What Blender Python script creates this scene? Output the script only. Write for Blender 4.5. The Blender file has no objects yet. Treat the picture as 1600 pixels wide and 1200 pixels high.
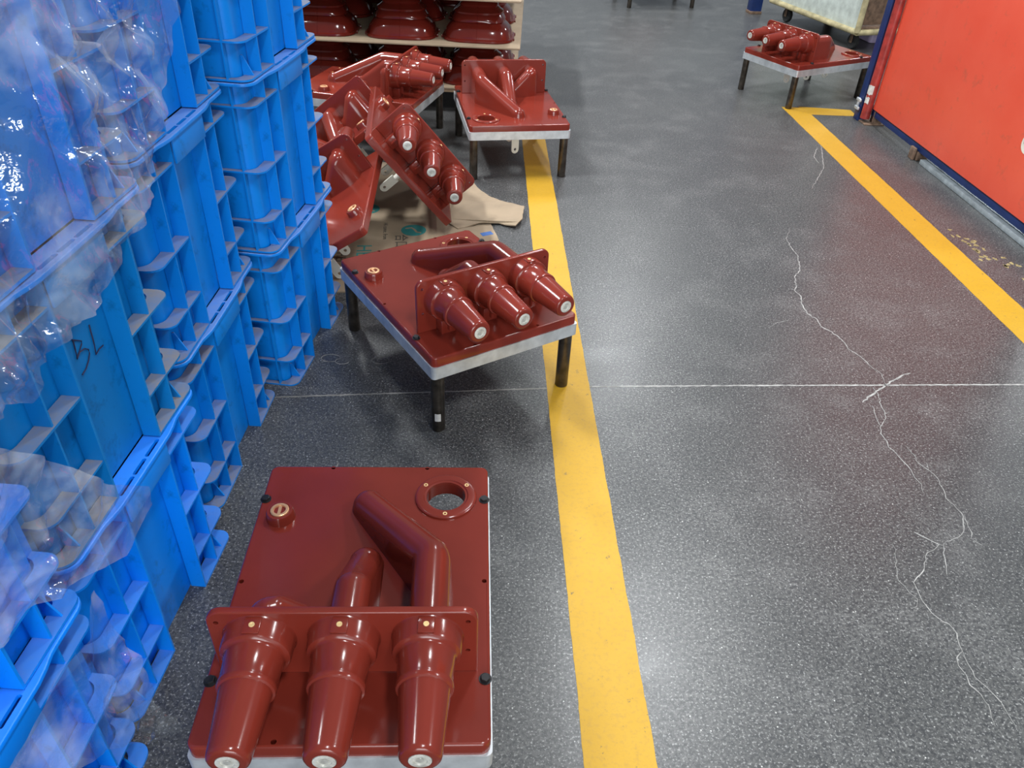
import bpy, bmesh, math, random
from mathutils import Vector, Matrix, noise
from mathutils.geometry import tessellate_polygon

random.seed(7)
sc = bpy.context.scene
COL = sc.collection
PI = math.pi

# ------------------------------------------------------------------ camera
CAM_H, PITCH, ROLL, FPX = 1.45, 0.6391, 0.0471, 1220.36
fw = Vector((0, math.cos(PITCH), -math.sin(PITCH)))
upv = Vector((0, math.sin(PITCH), math.cos(PITCH)))
rt = Vector((1, 0, 0))
cr = rt * math.cos(ROLL) + upv * math.sin(ROLL)
cu = -rt * math.sin(ROLL) + upv * math.cos(ROLL)
cd = bpy.data.cameras.new('camera')
cam = bpy.data.objects.new('camera', cd)
COL.objects.link(cam)
cam.matrix_world = Matrix(((cr.x, cu.x, -fw.x, 0), (cr.y, cu.y, -fw.y, 0), (cr.z, cu.z, -fw.z, CAM_H), (0, 0, 0, 1)))
cd.sensor_width = 36
cd.lens = FPX / 1600 * 36
cd.clip_start = 0.02
sc.camera = cam

# ------------------------------------------------------------------ world, lamps, exposure
w = bpy.data.worlds.new('hall_light')
sc.world = w
w.use_nodes = True
w.node_tree.nodes['Background'].inputs[0].default_value = (0.80, 0.90, 1.0, 1)
w.node_tree.nodes['Background'].inputs[1].default_value = 0.27

def ceiling_or_fill_lamp(x, y, z, sx, sy, power, col=(0.95, 0.98, 1.0)):
    l = bpy.data.lights.new('ceiling_or_fill_lamp', 'AREA')
    l.shape = 'RECTANGLE'; l.size = sx; l.size_y = sy
    l.energy = power; l.color = col
    o = bpy.data.objects.new('ceiling_or_fill_lamp', l)
    COL.objects.link(o)
    o.location = (x, y, z)
    return o
for (x, y) in ((1.45, 4.9), (1.55, 10.6), (1.4, -1.2)):
    ceiling_or_fill_lamp(x, y, 6.0, 0.45, 1.5, 185)
for (x, y, e) in ((-3.6, 2.4, 480), (-3.6, 8.0, 480), (6.2, 1.5, 240), (7.6, 11.5, 300)):  # left row is added fill, its power set to brighten the red panel
    ceiling_or_fill_lamp(x, y, 6.0, 0.45, 1.5, e)

# added soft fill from behind the camera, brightens the sides facing it
front_fill = ceiling_or_fill_lamp(1.2, -7.0, 2.6, 5.0, 4.0, 540, (0.93, 0.97, 1.0))
front_fill.name = 'added_front_fill'; front_fill.rotation_euler = (PI / 2, 0, 0)
sc.view_settings.view_transform = 'Standard'
sc.view_settings.look = 'None'
sc.view_settings.exposure = 0.16
sc.view_settings.gamma = 1
sc.view_settings.use_curve_mapping = False

# ------------------------------------------------------------------ material helpers
def new_mat(name):
    m = bpy.data.materials.new(name); m.use_nodes = True
    nt = m.node_tree
    return m, nt, nt.nodes['Principled BSDF']

def N(nt, typ, **kw):
    n = nt.nodes.new(typ)
    for k, v in kw.items():
        if k.startswith('i_'):
            n.inputs[k[2:].replace('_', ' ')].default_value = v
        else:
            setattr(n, k, v)
    return n

def ramp(nt, src, stops):
    r = nt.nodes.new('ShaderNodeValToRGB')
    el = r.color_ramp.elements
    while len(el) < len(stops): el.new(0.5)
    for e, (p, c) in zip(el, stops):
        e.position = p; e.color = (c, c, c, 1) if not isinstance(c, tuple) else (*c, 1)
    nt.links.new(src, r.inputs[0])
    return r.outputs[0]

def mixc(nt, fac, a, b, mode='MIX'):
    m = nt.nodes.new('ShaderNodeMix'); m.data_type = 'RGBA'; m.blend_type = mode
    for s, v in ((m.inputs[0], fac), (m.inputs[6], a), (m.inputs[7], b)):
        if hasattr(v, 'is_linked'): nt.links.new(v, s)
        elif isinstance(v, (int, float)): s.default_value = v
        else: s.default_value = (*v, 1)
    return m.outputs[2]

def mathn(nt, op, a, b=0.0):
    m = nt.nodes.new('ShaderNodeMath'); m.operation = op
    for s, v in ((m.inputs[0], a), (m.inputs[1], b)):
        if hasattr(v, 'is_linked'): nt.links.new(v, s)
        else: s.default_value = v
    return m.outputs[0]

def noise_t(nt, scale, detail=4, rough=0.55, coord='Object', vec=None):
    if vec is None:
        tc = nt.nodes.new('ShaderNodeTexCoord'); vec = tc.outputs[coord]
    n = nt.nodes.new('ShaderNodeTexNoise')
    n.inputs['Scale'].default_value = scale
    n.inputs['Detail'].default_value = detail
    n.inputs['Roughness'].default_value = rough
    nt.links.new(vec, n.inputs['Vector'])
    return n.outputs[0]

def simple(name, col, rough=0.4, metal=0.0, var=0.12, vscale=12, bump=0.0, bscale=60, spec=0.5, coat=0.0):
    m, nt, p = new_mat(name)
    f = noise_t(nt, vscale, 5)
    dark = tuple(c * (1 - var) for c in col); lite = tuple(min(1, c * (1 + var)) for c in col)
    nt.links.new(mixc(nt, ramp(nt, f, ((0.3, 0.0), (0.7, 1.0))), dark, lite), p.inputs['Base Color'])
    p.inputs['Roughness'].default_value = rough
    p.inputs['Metallic'].default_value = metal
    p.inputs['Specular IOR Level'].default_value = spec
    p.inputs['Coat Weight'].default_value = coat
    p.inputs['Coat Roughness'].default_value = 0.08
    if bump:
        b = nt.nodes.new('ShaderNodeBump'); b.inputs['Strength'].default_value = bump
        b.inputs['Distance'].default_value = 0.002
        nt.links.new(noise_t(nt, bscale, 3), b.inputs['Height'])
        nt.links.new(b.outputs[0], p.inputs['Normal'])
    return m

# floor: polished dark terrazzo concrete
def floor_mat():
    m, nt, p = new_mat('polished_concrete')
    tc = nt.nodes.new('ShaderNodeTexCoord'); v = tc.outputs['Object']
    big = noise_t(nt, 0.9, 5, 0.6, vec=v)
    mid = noise_t(nt, 5.0, 6, 0.65, vec=v)
    fine = noise_t(nt, 190, 3, 0.7, vec=v)
    grit = noise_t(nt, 110, 3, 0.7, vec=v)
    c = mixc(nt, ramp(nt, big, ((0.3, 0.0), (0.7, 1.0))), (0.049, 0.050, 0.050), (0.084, 0.085, 0.082))
    c = mixc(nt, ramp(nt, mid, ((0.50, 0.0), (0.76, 0.62))), c, (0.155, 0.155, 0.150))
    c = mixc(nt, ramp(nt, grit, ((0.42, 0.8), (0.56, 0.0))), c, (0.022, 0.023, 0.026))
    c = mixc(nt, ramp(nt, fine, ((0.55, 0.0), (0.68, 0.85))), c, (0.34, 0.34, 0.33))
    vo = nt.nodes.new('ShaderNodeTexVoronoi'); vo.inputs['Scale'].default_value = 62
    nt.links.new(v, vo.inputs['Vector'])
    sp = ramp(nt, vo.outputs['Distance'], ((0.06, 1.0), (0.12, 0.0)))
    sel = ramp(nt, vo.outputs['Color'], ((0.62, 0.0), (0.74, 1.0)))
    c = mixc(nt, mathn(nt, 'MULTIPLY', sp, sel), c, (0.55, 0.55, 0.52))
    nt.links.new(c, p.inputs['Base Color'])
    r = mathn(nt, 'ADD', mathn(nt, 'MULTIPLY', mid, 0.22), 0.22)
    nt.links.new(r, p.inputs['Roughness'])
    p.inputs['Specular IOR Level'].default_value = 0.5
    b = nt.nodes.new('ShaderNodeBump'); b.inputs['Strength'].default_value = 0.10; b.inputs['Distance'].default_value = 0.001
    nt.links.new(grit, b.inputs['Height']); nt.links.new(b.outputs[0], p.inputs['Normal'])
    return m

def stripe_mat():
    m, nt, p = new_mat('yellow_floor_paint')
    tc = nt.nodes.new('ShaderNodeTexCoord'); v = tc.outputs['Object']
    a = noise_t(nt, 9, 5, 0.6, vec=v); g = noise_t(nt, 90, 4, 0.7, vec=v); s = noise_t(nt, 42, 5, 0.75, vec=v)
    c = mixc(nt, a, (0.45, 0.250, 0.010), (0.52, 0.305, 0.030))
    c = mixc(nt, ramp(nt, g, ((0.50, 0.0), (0.68, 0.5))), c, (0.36, 0.21, 0.04))
    c = mixc(nt, ramp(nt, s, ((0.635, 0.0), (0.68, 0.85))), c, (0.12, 0.09, 0.05))
    nt.links.new(c, p.inputs['Base Color'])
    p.inputs['Roughness'].default_value = 0.46; p.inputs['Specular IOR Level'].default_value = 0.32
    b = nt.nodes.new('ShaderNodeBump'); b.inputs['Strength'].default_value = 0.35; b.inputs['Distance'].default_value = 0.001
    nt.links.new(g, b.inputs['Height']); nt.links.new(b.outputs[0], p.inputs['Normal'])
    return m

def crate_mat(name, col, dust=(0.185, 0.175, 0.185), amount=0.92):
    m, nt, p = new_mat(name)
    tc = nt.nodes.new('ShaderNodeTexCoord'); v = tc.outputs['Object']
    geo = nt.nodes.new('ShaderNodeNewGeometry')
    sx = nt.nodes.new('ShaderNodeSeparateXYZ'); nt.links.new(geo.outputs['True Normal'], sx.inputs[0])
    up = ramp(nt, sx.outputs[2], ((0.75, 0.0), (0.92, 1.0)))
    n1 = noise_t(nt, 14, 5, 0.65, vec=v); n2 = noise_t(nt, 3.5, 4, 0.6, vec=v); n3 = noise_t(nt, 30, 5, 0.7, vec=v)
    c = mixc(nt, n2, tuple(x * 0.82 for x in col), tuple(min(1, x * 1.15) for x in col))
    c = mixc(nt, ramp(nt, n3, ((0.56, 0.0), (0.74, 0.55))), c, tuple(x * 0.32 for x in col))
    d = mathn(nt, 'MULTIPLY', up, ramp(nt, n1, ((0.30, amount * 0.45), (0.60, amount))))
    c = mixc(nt, d, c, dust)
    nt.links.new(c, p.inputs['Base Color'])
    r = mathn(nt, 'ADD', mathn(nt, 'MULTIPLY', n1, 0.2), 0.30)
    nt.links.new(r, p.inputs['Roughness'])
    p.inputs['Specular IOR Level'].default_value = 0.30
    return m

def film_mat():
    m, nt, p = new_mat('clear_plastic_film')
    out = nt.nodes['Material Output']
    tr = nt.nodes.new('ShaderNodeBsdfTransparent'); tr.inputs[0].default_value = (0.96, 0.97, 0.98, 1)
    nt.nodes.remove(p)
    gl = nt.nodes.new('ShaderNodeBsdfGlossy'); gl.inputs['Roughness'].default_value = 0.10
    gl.inputs['Color'].default_value = (0.95, 0.97, 1, 1)
    df = nt.nodes.new('ShaderNodeBsdfDiffuse'); df.inputs[0].default_value = (0.78, 0.84, 0.90, 1)
    b = nt.nodes.new('ShaderNodeBump'); b.inputs['Strength'].default_value = 0.55; b.inputs['Distance'].default_value = 0.006
    nt.links.new(noise_t(nt, 38, 3, 0.55), b.inputs['Height']); nt.links.new(b.outputs[0], gl.inputs['Normal'])
    lw = nt.nodes.new('ShaderNodeLayerWeight'); lw.inputs[0].default_value = 0.5
    fg = mathn(nt, 'ADD', mathn(nt, 'MULTIPLY', mathn(nt, 'POWER', lw.outputs['Facing'], 3.0), 0.24), 0.085)
    m1 = nt.nodes.new('ShaderNodeMixShader')
    nt.links.new(fg, m1.inputs[0]); nt.links.new(tr.outputs[0], m1.inputs[1]); nt.links.new(gl.outputs[0], m1.inputs[2])
    n = noise_t(nt, 7, 4, 0.6)
    mx = nt.nodes.new('ShaderNodeMixShader')
    nt.links.new(ramp(nt, n, ((0.46, 0.02), (0.66, 0.22))), mx.inputs[0]); nt.links.new(m1.outputs[0], mx.inputs[1]); nt.links.new(df.outputs[0], mx.inputs[2])
    nt.links.new(mx.outputs[0], out.inputs[0])
    return m

M = {}
M['floor'] = floor_mat()
M['stripe'] = stripe_mat()
M['mark'] = simple('pale_crack_fill', (0.30, 0.295, 0.28), 0.8, var=0.4, vscale=40)
M['joint'] = simple('pale_joint_fill', (0.22, 0.21, 0.19), 0.8, var=0.6, vscale=5)
M['red'] = simple('dark_red_epoxy', (0.165, 0.0215, 0.0130), 0.17, var=0.10, vscale=6, spec=0.42)
M['bellred'] = simple('brown_red_epoxy', (0.100, 0.0105, 0.0065), 0.13, var=0.12, vscale=8, spec=0.45)
M['galv'] = simple('galvanised_steel', (0.56, 0.59, 0.61), 0.42, 0.55, var=0.16, vscale=28)
M['leg'] = simple('mill_scale_steel', (0.10, 0.085, 0.07), 0.35, 0.85, var=0.45, vscale=25)
M['bolt'] = simple('black_oxide_steel', (0.02, 0.02, 0.022), 0.4, 0.5)
M['brass'] = simple('brass', (0.78, 0.56, 0.26), 0.4, 0.4)
M['copper'] = simple('copper', (0.74, 0.42, 0.22), 0.35, 0.6)
M['tip'] = simple('silver_plated_contact', (0.60, 0.595, 0.54), 0.38, 0.35, var=0.35, vscale=70)
M['lug'] = simple('tinned_lug', (0.80, 0.78, 0.68), 0.45, 0.15)
M['crate'] = crate_mat('blue_crate_plastic', (0.001, 0.200, 0.66))
M['crate_new'] = crate_mat('bright_blue_crate_plastic', (0.001, 0.225, 0.82), amount=0.35)
M['crate_old'] = crate_mat('faded_blue_crate_plastic', (0.0025, 0.185, 0.52), dust=(0.22, 0.205, 0.20), amount=0.95)
M['rim_crate'] = crate_mat('dusty_blue_rim_plastic', (0.004, 0.20, 0.68), dust=(0.16, 0.24, 0.46), amount=0.75)
M['rim_crate_new'] = crate_mat('bright_blue_rim_plastic', (0.001, 0.22, 0.90), dust=(0.16, 0.3, 0.6), amount=0.2)
M['rim_crate_old'] = M['rim_crate']
M['film'] = film_mat()
M['ink'] = simple('marker_ink', (0.012, 0.012, 0.05), 0.5)
M['card'] = simple('cardboard', (0.27, 0.205, 0.135), 0.85, var=0.14, vscale=7, bump=0.2)
M['teal'] = simple('teal_print', (0.02, 0.17, 0.16), 0.8)
M['print'] = simple('dark_print', (0.06, 0.055, 0.045), 0.8)
M['blueprint'] = simple('blue_print', (0.05, 0.13, 0.36), 0.8)
M['wood'] = simple('pallet_wood', (0.30, 0.21, 0.13), 0.8, var=0.3, vscale=15)
M['post'] = simple('navy_paint', (0.008, 0.026, 0.115), 0.45, var=0.2, vscale=9)
M['rust'] = simple('rusty_steel', (0.16, 0.10, 0.065), 0.75, var=0.45, vscale=30, bump=0.3)
M['pipe'] = simple('worn_red_pipe_paint', (0.32, 0.035, 0.028), 0.4, var=0.4, vscale=20)
M['tape'] = simple('torn_white_tape', (0.60, 0.58, 0.54), 0.7, var=0.25, vscale=45)
M['sticker'] = simple('cream_sticker', (0.72, 0.68, 0.58), 0.6)
M['rail'] = simple('galvanised_floor_rail', (0.40, 0.45, 0.47), 0.5, 0.5, var=0.25, vscale=25)
M['cream'] = simple('pale_painted_sheet', (0.55, 0.60, 0.55), 0.5, var=0.25, vscale=12)
M['tube'] = simple('yellowed_tube_paint', (0.42, 0.36, 0.20), 0.5, var=0.4, vscale=14)
M['rubber'] = simple('black_rubber', (0.02, 0.02, 0.02), 0.7)
M['lilac'] = simple('lilac_plastic', (0.50, 0.42, 0.62), 0.4)
M['fleck'] = simple('old_yellow_paint', (0.26, 0.21, 0.09), 0.7, var=0.5, vscale=60)

def red_panel_mat():
    m, nt, p = new_mat('orange_red_panel_paint')
    tc = nt.nodes.new('ShaderNodeTexCoord'); v = tc.outputs['Object']
    a = noise_t(nt, 2.2, 5, 0.6, vec=v); s = noise_t(nt, 11, 5, 0.75, vec=v)
    c = mixc(nt, ramp(nt, a, ((0.3, 0.0), (0.7, 1.0))), (0.82, 0.090, 0.045), (0.88, 0.125, 0.070))
    c = mixc(nt, ramp(nt, s, ((0.57, 0.0), (0.72, 0.45))), c, (0.36, 0.11, 0.065))
    nt.links.new(c, p.inputs['Base Color']); p.inputs['Roughness'].default_value = 0.45
    return m
M['panel'] = red_panel_mat()

# ------------------------------------------------------------------ geometry helpers
def finish(me, smooth):
    if smooth is not None:
        me.shade_smooth()
        me.set_sharp_from_angle(angle=math.radians(smooth))
        for p in me.polygons:
            if len(p.vertices) == 3 and max(abs(c) for c in p.normal) > .9995: p.use_smooth = False

def mesh(name, verts, faces, mat, smooth=None, fix=True):
    me = bpy.data.meshes.new(name)
    me.from_pydata([tuple(v) for v in verts], [], faces)
    if fix:
        bm = bmesh.new(); bm.from_mesh(me)
        bmesh.ops.remove_doubles(bm, verts=bm.verts, dist=1e-6)
        bmesh.ops.recalc_face_normals(bm, faces=bm.faces)
        bm.to_mesh(me); bm.free()
    me.materials.append(M[mat] if isinstance(mat, str) else mat)
    finish(me, smooth)
    return me

def bm_mesh(name, bm, mat, smooth=None):
    bmesh.ops.recalc_face_normals(bm, faces=bm.faces)
    me = bpy.data.meshes.new(name); bm.to_mesh(me); bm.free()
    me.materials.append(M[mat]); finish(me, smooth)
    return me

def place(name, me, parent=None, loc=(0, 0, 0), rot=None):
    o = bpy.data.objects.new(name, me); COL.objects.link(o)
    o.location = loc
    if rot is not None: o.rotation_euler = rot
    if parent is not None: o.parent = parent
    return o

def tag(o, label=None, cat=None, group=None, kind=None):
    if label: o['label'] = label
    if cat: o['category'] = cat
    if group: o['group'] = group
    if kind: o['kind'] = kind
    return o

def empty(name, loc=(0, 0, 0), rz=0.0):
    o = bpy.data.objects.new(name, None); COL.objects.link(o)
    o.location = loc; o.rotation_euler = (0, 0, rz); o.empty_display_size = 0.1
    return o

def copy_tree(o, parent=None):
    c = o.copy(); COL.objects.link(c)
    if parent is not None: c.parent = parent
    for ch in list(o.children): copy_tree(ch, c)
    return c

def add_box(bm, c, s, rotz=0.0, bev=0.0, mat4=None):
    T = Matrix.Translation(c) @ Matrix.Rotation(rotz, 4, 'Z') @ Matrix.Diagonal((*s, 1))
    if mat4 is not None: T = mat4 @ T
    r = bmesh.ops.create_cube(bm, size=1, matrix=T)
    if bev:
        ed = list({e for v in r['verts'] for e in v.link_edges})
        bmesh.ops.bevel(bm, geom=ed, offset=bev, segments=2, affect='EDGES', profile=0.5)

def box_me(name, c, s, mat, bev=0.0, rotz=0.0):
    bm = bmesh.new(); add_box(bm, c, s, rotz, bev)
    return bm_mesh(name, bm, mat, 40 if bev else None)

def rrect(w, h, r, i=0.0, n=6, cx=0.0, cy=0.0, corners=(1, 1, 1, 1)):
    # counter-clockwise from +x,+y corner ; i = inset
    w2, h2 = w / 2 - i, h / 2 - i
    pts = []
    for k, (sx, sy, a0) in enumerate(((1, 1, 0), (-1, 1, PI / 2), (-1, -1, PI), (1, -1, 1.5 * PI))):
        rr = max(r * corners[k] - i, 0.0005)
        for j in range(n + 1):
            a = a0 + PI / 2 * j / n
            pts.append((cx + sx * (w2 - rr) + rr * math.cos(a), cy + sy * (h2 - rr) + rr * math.sin(a)))
    return pts

def circ(cx, cy, r, n=16):
    return [(cx + r * math.cos(2 * PI * k / n), cy + r * math.sin(2 * PI * k / n)) for k in range(n)]

def prism(outer, holes, z0, z1, b=0.0, seg=3, both=False):
    """outer(i) -> loop inset by i; extruded z0..z1, rounded top edge b."""
    V, F = [], []
    rings = []
    prof = [(0.0, z0)] if not both else [(b * (1 - math.sin(PI / 2 * k / seg)), z0 + b * (1 - math.cos(PI / 2 * k / seg))) for k in range(seg + 1)]
    if b:
        prof += [(b * (1 - math.cos(PI / 2 * k / seg)), z1 - b + b * math.sin(PI / 2 * k / seg)) for k in range(seg + 1)]
    else:
        prof.append((0.0, z1))
    for (i, z) in prof:
        lp = outer(i); s = len(V)
        V += [(x, y, z) for x, y in lp]; rings.append((s, len(lp)))
    for (s0, n), (s1, _) in zip(rings, rings[1:]):
        for k in range(n):
            F.append((s0 + k, s0 + (k + 1) % n, s1 + (k + 1) % n, s1 + k))
    hb, ht = [], []
    for hl in holes:
        s = len(V); n = len(hl)
        V += [(x, y, z0) for x, y in hl] + [(x, y, z1) for x, y in hl]
        for k in range(n):
            F.append((s + k, s + n + k, s + n + (k + 1) % n, s + (k + 1) % n))
        hb.append((s, n)); ht.append((s + n, n))
    for ring, hs in ((rings[0], hb), (rings[-1], ht)):
        ids = []; loops = []
        for s, n in [ring] + hs:
            loops.append([Vector(V[s + k]).to_3d() for k in range(n)]); ids += list(range(s, s + n))
        flat = [[Vector((v.x, v.y, 0)) for v in l] for l in loops]
        for t in tessellate_polygon(flat): F.append(tuple(ids[q] for q in t))
    return V, F

def lathe(profile, n=28, axis='-y', close=True):
    """profile: (axial, radius); axis -y: axial grows toward -y"""
    V, F = [], []
    for (a, r) in profile:
        for k in range(n):
            t = 2 * PI * k / n
            if axis == '-y': V.append((r * math.cos(t), -a, r * math.sin(t)))
            else: V.append((r * math.cos(t), r * math.sin(t), a))
    for i in range(len(profile) - 1):
        for k in range(n):
            F.append((i * n + k, i * n + (k + 1) % n, (i + 1) * n + (k + 1) % n, (i + 1) * n + k))
    if close:
        F.append(tuple(range(n))); F.append(tuple(range((len(profile) - 1) * n, len(profile) * n)))
    return V, F

def tube(pts, r, n=10, caps=True):
    V, F = [], []
    pts = [Vector(p) for p in pts]
    ref = Vector((0, 0, 1))
    for i, p in enumerate(pts):
        d = (pts[min(i + 1, len(pts) - 1)] - pts[max(i - 1, 0)]).normalized()
        a = d.cross(ref if abs(d.z) < .95 else Vector((1, 0, 0)))
        a.normalize(); b = d.cross(a).normalized()
        rr = r[i] if isinstance(r, (list, tuple)) else r
        for k in range(n):
            t = 2 * PI * k / n
            V.append(p + a * rr * math.cos(t) + b * rr * math.sin(t))
    for i in range(len(pts) - 1):
        for k in range(n):
            F.append((i * n + k, i * n + (k + 1) % n, (i + 1) * n + (k + 1) % n, (i + 1) * n + k))
    if caps:
        F.append(tuple(range(n))); F.append(tuple(range((len(pts) - 1) * n, len(pts) * n)))
    return V, F

def ribbon(pts, half, z, jit=0.0, taper=True, th=0.0006):
    """flat thin strip on the floor with slight thickness"""
    pts = [Vector((x, y, 0)) for x, y in pts]
    fine = []
    for a, b in zip(pts, pts[1:]):
        k = max(1, int((b - a).length / 0.012)) if jit else 1
        for j in range(k):
            q = a.lerp(b, j / k)
            if jit and j: q += Vector((random.uniform(-jit, jit), random.uniform(-jit, jit), 0))
            fine.append(q)
    fine.append(pts[-1])
    V, F = [], []; n = len(fine)
    for i, p in enumerate(fine):
        d = (fine[min(i + 1, n - 1)] - fine[max(i - 1, 0)]).normalized(); s = Vector((-d.y, d.x, 0))
        h = half
        if taper: h *= min(1, 0.35 + 3.0 * min(i, n - 1 - i) / max(1, n - 1))
        if jit: h *= random.uniform(0.55, 1.25)
        V += [p + s * h + Vector((0, 0, z)), p - s * h + Vector((0, 0, z)), p - s * h + Vector((0, 0, z + th)), p + s * h + Vector((0, 0, z + th))]
    for i in range(n - 1):
        a, b = 4 * i, 4 * i + 4
        for k in range(4): F.append((a + k, a + (k + 1) % 4, b + (k + 1) % 4, b + k))
    F += [(0, 1, 2, 3), (4 * n - 4, 4 * n - 1, 4 * n - 2, 4 * n - 3)]
    return V, F

def strip_poly(left, right, z, th=0.0008, jag=0.0025):
    """painted line between two edges with ragged borders"""
    def dens(l):
        o = []
        for a, b in zip(l, l[1:]):
            for j in range(400): o.append((a[0] + (b[0] - a[0]) * j / 400, a[1] + (b[1] - a[1]) * j / 400))
        o.append(l[-1]); return o
    L, R = dens(left), dens(right)
    V, F = [], []
    for i, (p, q) in enumerate(zip(L, R)):
        j1 = noise.noise(Vector((p[0] * 9, p[1] * 14, 1.7))) * jag + random.uniform(-1, 1) * jag * 0.3
        j2 = noise.noise(Vector((q[0] * 9, q[1] * 14, 5.1))) * jag + random.uniform(-1, 1) * jag * 0.3
        V += [(p[0] + j1, p[1], z), (q[0] + j2, q[1], z), (q[0] + j2, q[1], z + th), (p[0] + j1, p[1], z + th)]
    n = len(L)
    for i in range(n - 1):
        a, b = 4 * i, 4 * i + 4
        for k in range(4): F.append((a + k, a + (k + 1) % 4, b + (k + 1) % 4, b + k))
    F += [(0, 1, 2, 3), (4 * n - 4, 4 * n - 1, 4 * n - 2, 4 * n - 3)]
    return V, F

# ------------------------------------------------------------------ setting: floor, joint, cracks, painted lines
fl = place('floor', mesh('floor', [(-14, -6, 0), (18, -6, 0), (18, 26, 0), (-14, 26, 0), (-14, -6, -.1), (18, -6, -.1), (18, 26, -.1), (-14, 26, -.1)],
    [(0, 1, 2, 3), (7, 6, 5, 4), (0, 4, 5, 1), (1, 5, 6, 2), (2, 6, 7, 3), (3, 7, 4, 0)], 'floor'))
tag(fl, 'dark grey polished concrete floor', kind='structure')
V, F = ribbon([(-1.6, 1.712), (-0.668, 1.834), (0.10, 1.936), (0.25, 1.957)], 0.0026, 0.0, 0.0007, False)
place('expansion_joint', mesh('expansion_joint', V, F, 'joint'), fl)
V, F = ribbon([(0.25, 1.957), (0.70, 1.998), (1.16, 2.036), (1.659, 2.079), (2.6, 2.155), (6, 2.45)], 0.0032, 0.0, 0.0010, False)
place('expansion_joint', mesh('expansion_joint', V, F, 'mark'), fl)
CRACKS = [
 (0.006, [(1.1787, 3.1694), (1.1403, 3.0871), (1.1415, 3.0119), (1.1508, 2.9331), (1.125, 2.7998), (1.0879, 2.7437), (1.0756, 2.6664), (1.0591, 2.6341), (1.0725, 2.593), (1.0594, 2.5331), (1.0615, 2.4652), (1.0875, 2.4236), (1.0865, 2.3806), (1.1161, 2.3465), (1.1395, 2.2773), (1.1396, 2.2428), (1.1682, 2.1971), (1.1796, 2.1513), (1.2037, 2.0989), (1.1978, 2.0458)]),
 (0.0038, [(1.1495, 2.0249), (1.1528, 1.9831), (1.1429, 1.9335), (1.1367, 1.8702), (1.1194, 1.846), (1.1014, 1.8221), (1.0933, 1.7921), (1.0994, 1.7565), (1.0937, 1.7314), (1.1071, 1.7012), (1.1152, 1.668), (1.1232, 1.6356), (1.1218, 1.6033), (1.1298, 1.5786), (1.1218, 1.5472)]),
 (0.0033, [(1.1135, 1.9272), (1.1083, 1.8835), (1.1052, 1.8261)]),
 (0.0036, [(1.1487, 1.7388), (1.1575, 1.7014), (1.1527, 1.6773), (1.1695, 1.6453), (1.1854, 1.6076), (1.183, 1.5698), (1.1762, 1.5327), (1.1888, 1.492), (1.1945, 1.4664), (1.1777, 1.4231), (1.1616, 1.4002), (1.1229, 1.3763), (1.0986, 1.3615)]),
 (0.0021, [(1.1803, 1.6726), (1.1737, 1.6391)]),
 (0.0024, [(1.1988, 1.4667), (1.1908, 1.4295), (1.1913, 1.4075), (1.1806, 1.3879), (1.1986, 1.3651)]),
 (0.0037, [(1.0975, 1.3588), (1.0894, 1.3636), (1.0694, 1.344), (1.0468, 1.3323), (1.0253, 1.2979), (1.0132, 1.2725), (0.9897, 1.2516), (0.9762, 1.2364), (0.9765, 1.2129), (0.9751, 1.1852), (0.9811, 1.163), (0.9927, 1.1372), (1.0113, 1.121), (1.0187, 1.0959), (1.0114, 1.0666), (1.0114, 1.0504), (0.9918, 1.0334), (0.9867, 1.0135), (0.994, 0.9908), (0.9907, 0.9681), (1.0046, 0.9468), (1.0097, 0.9219), (1.0031, 0.897), (1.0016, 0.8764)]),
 (0.0065, [(1.0394, 1.4007), (1.0518, 1.3906), (1.0702, 1.3756), (1.0883, 1.3609)]),
 (0.0028, [(1.0986, 1.3615), (1.0864, 1.3321), (1.0794, 1.3012), (1.0678, 1.2659)]),
 (0.0020, [(0.9681, 1.3561), (0.9706, 1.3353), (0.9514, 1.2885), (0.941, 1.2391), (0.9535, 1.2069), (0.9664, 1.187), (0.9565, 1.1661), (0.9406, 1.1585)]),
 (0.0025, [(1.0114, 1.0504), (1.0096, 1.0186), (1.0097, 0.9879), (1.0252, 0.9625), (1.0352, 0.9411), (1.04, 0.9163), (1.0414, 0.8989), (1.0426, 0.8683)]),
 (0.0106, [(1.3036, 2.1141), (1.2791, 2.1049), (1.2282, 2.0656), (1.1701, 2.018), (1.1255, 1.9769), (1.0886, 1.9414)]),
 (0.0059, [(1.6478, 4.3126), (1.5559, 3.9499), (1.4758, 3.7856), (1.4108, 3.6565)]),
 (0.0049, [(1.6107, 4.2574), (1.5498, 4.1042), (1.5471, 4.0115)]),
 (0.0024, [(0.8922, 2.353), (0.9361, 2.394), (0.9813, 2.4141)]),
]
for wd, pts in CRACKS:
    V, F = ribbon(pts, wd * 0.30, 0.0, 0.0030, True)
    place('crack', mesh('crack', V, F, 'mark'), fl)
for (cx, cy, r, a0, a1) in ((-.585, 2.045, .030, 0, 5.4), (-.545, 2.03, .022, 2.0, 6.6), (-.425, 2.045, .028, 0, 6.2), (-.56, 1.55, .10, -1.2, .2)):
    V, F = ribbon([(cx + r * math.cos(a0 + (a1 - a0) * k / 14), cy + .7 * r * math.sin(a0 + (a1 - a0) * k / 14)) for k in range(15)], .0013, 0.0, .0014, True)
    place('scuff_mark', mesh('scuff_mark', V, F, 'joint'), fl)
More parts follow.
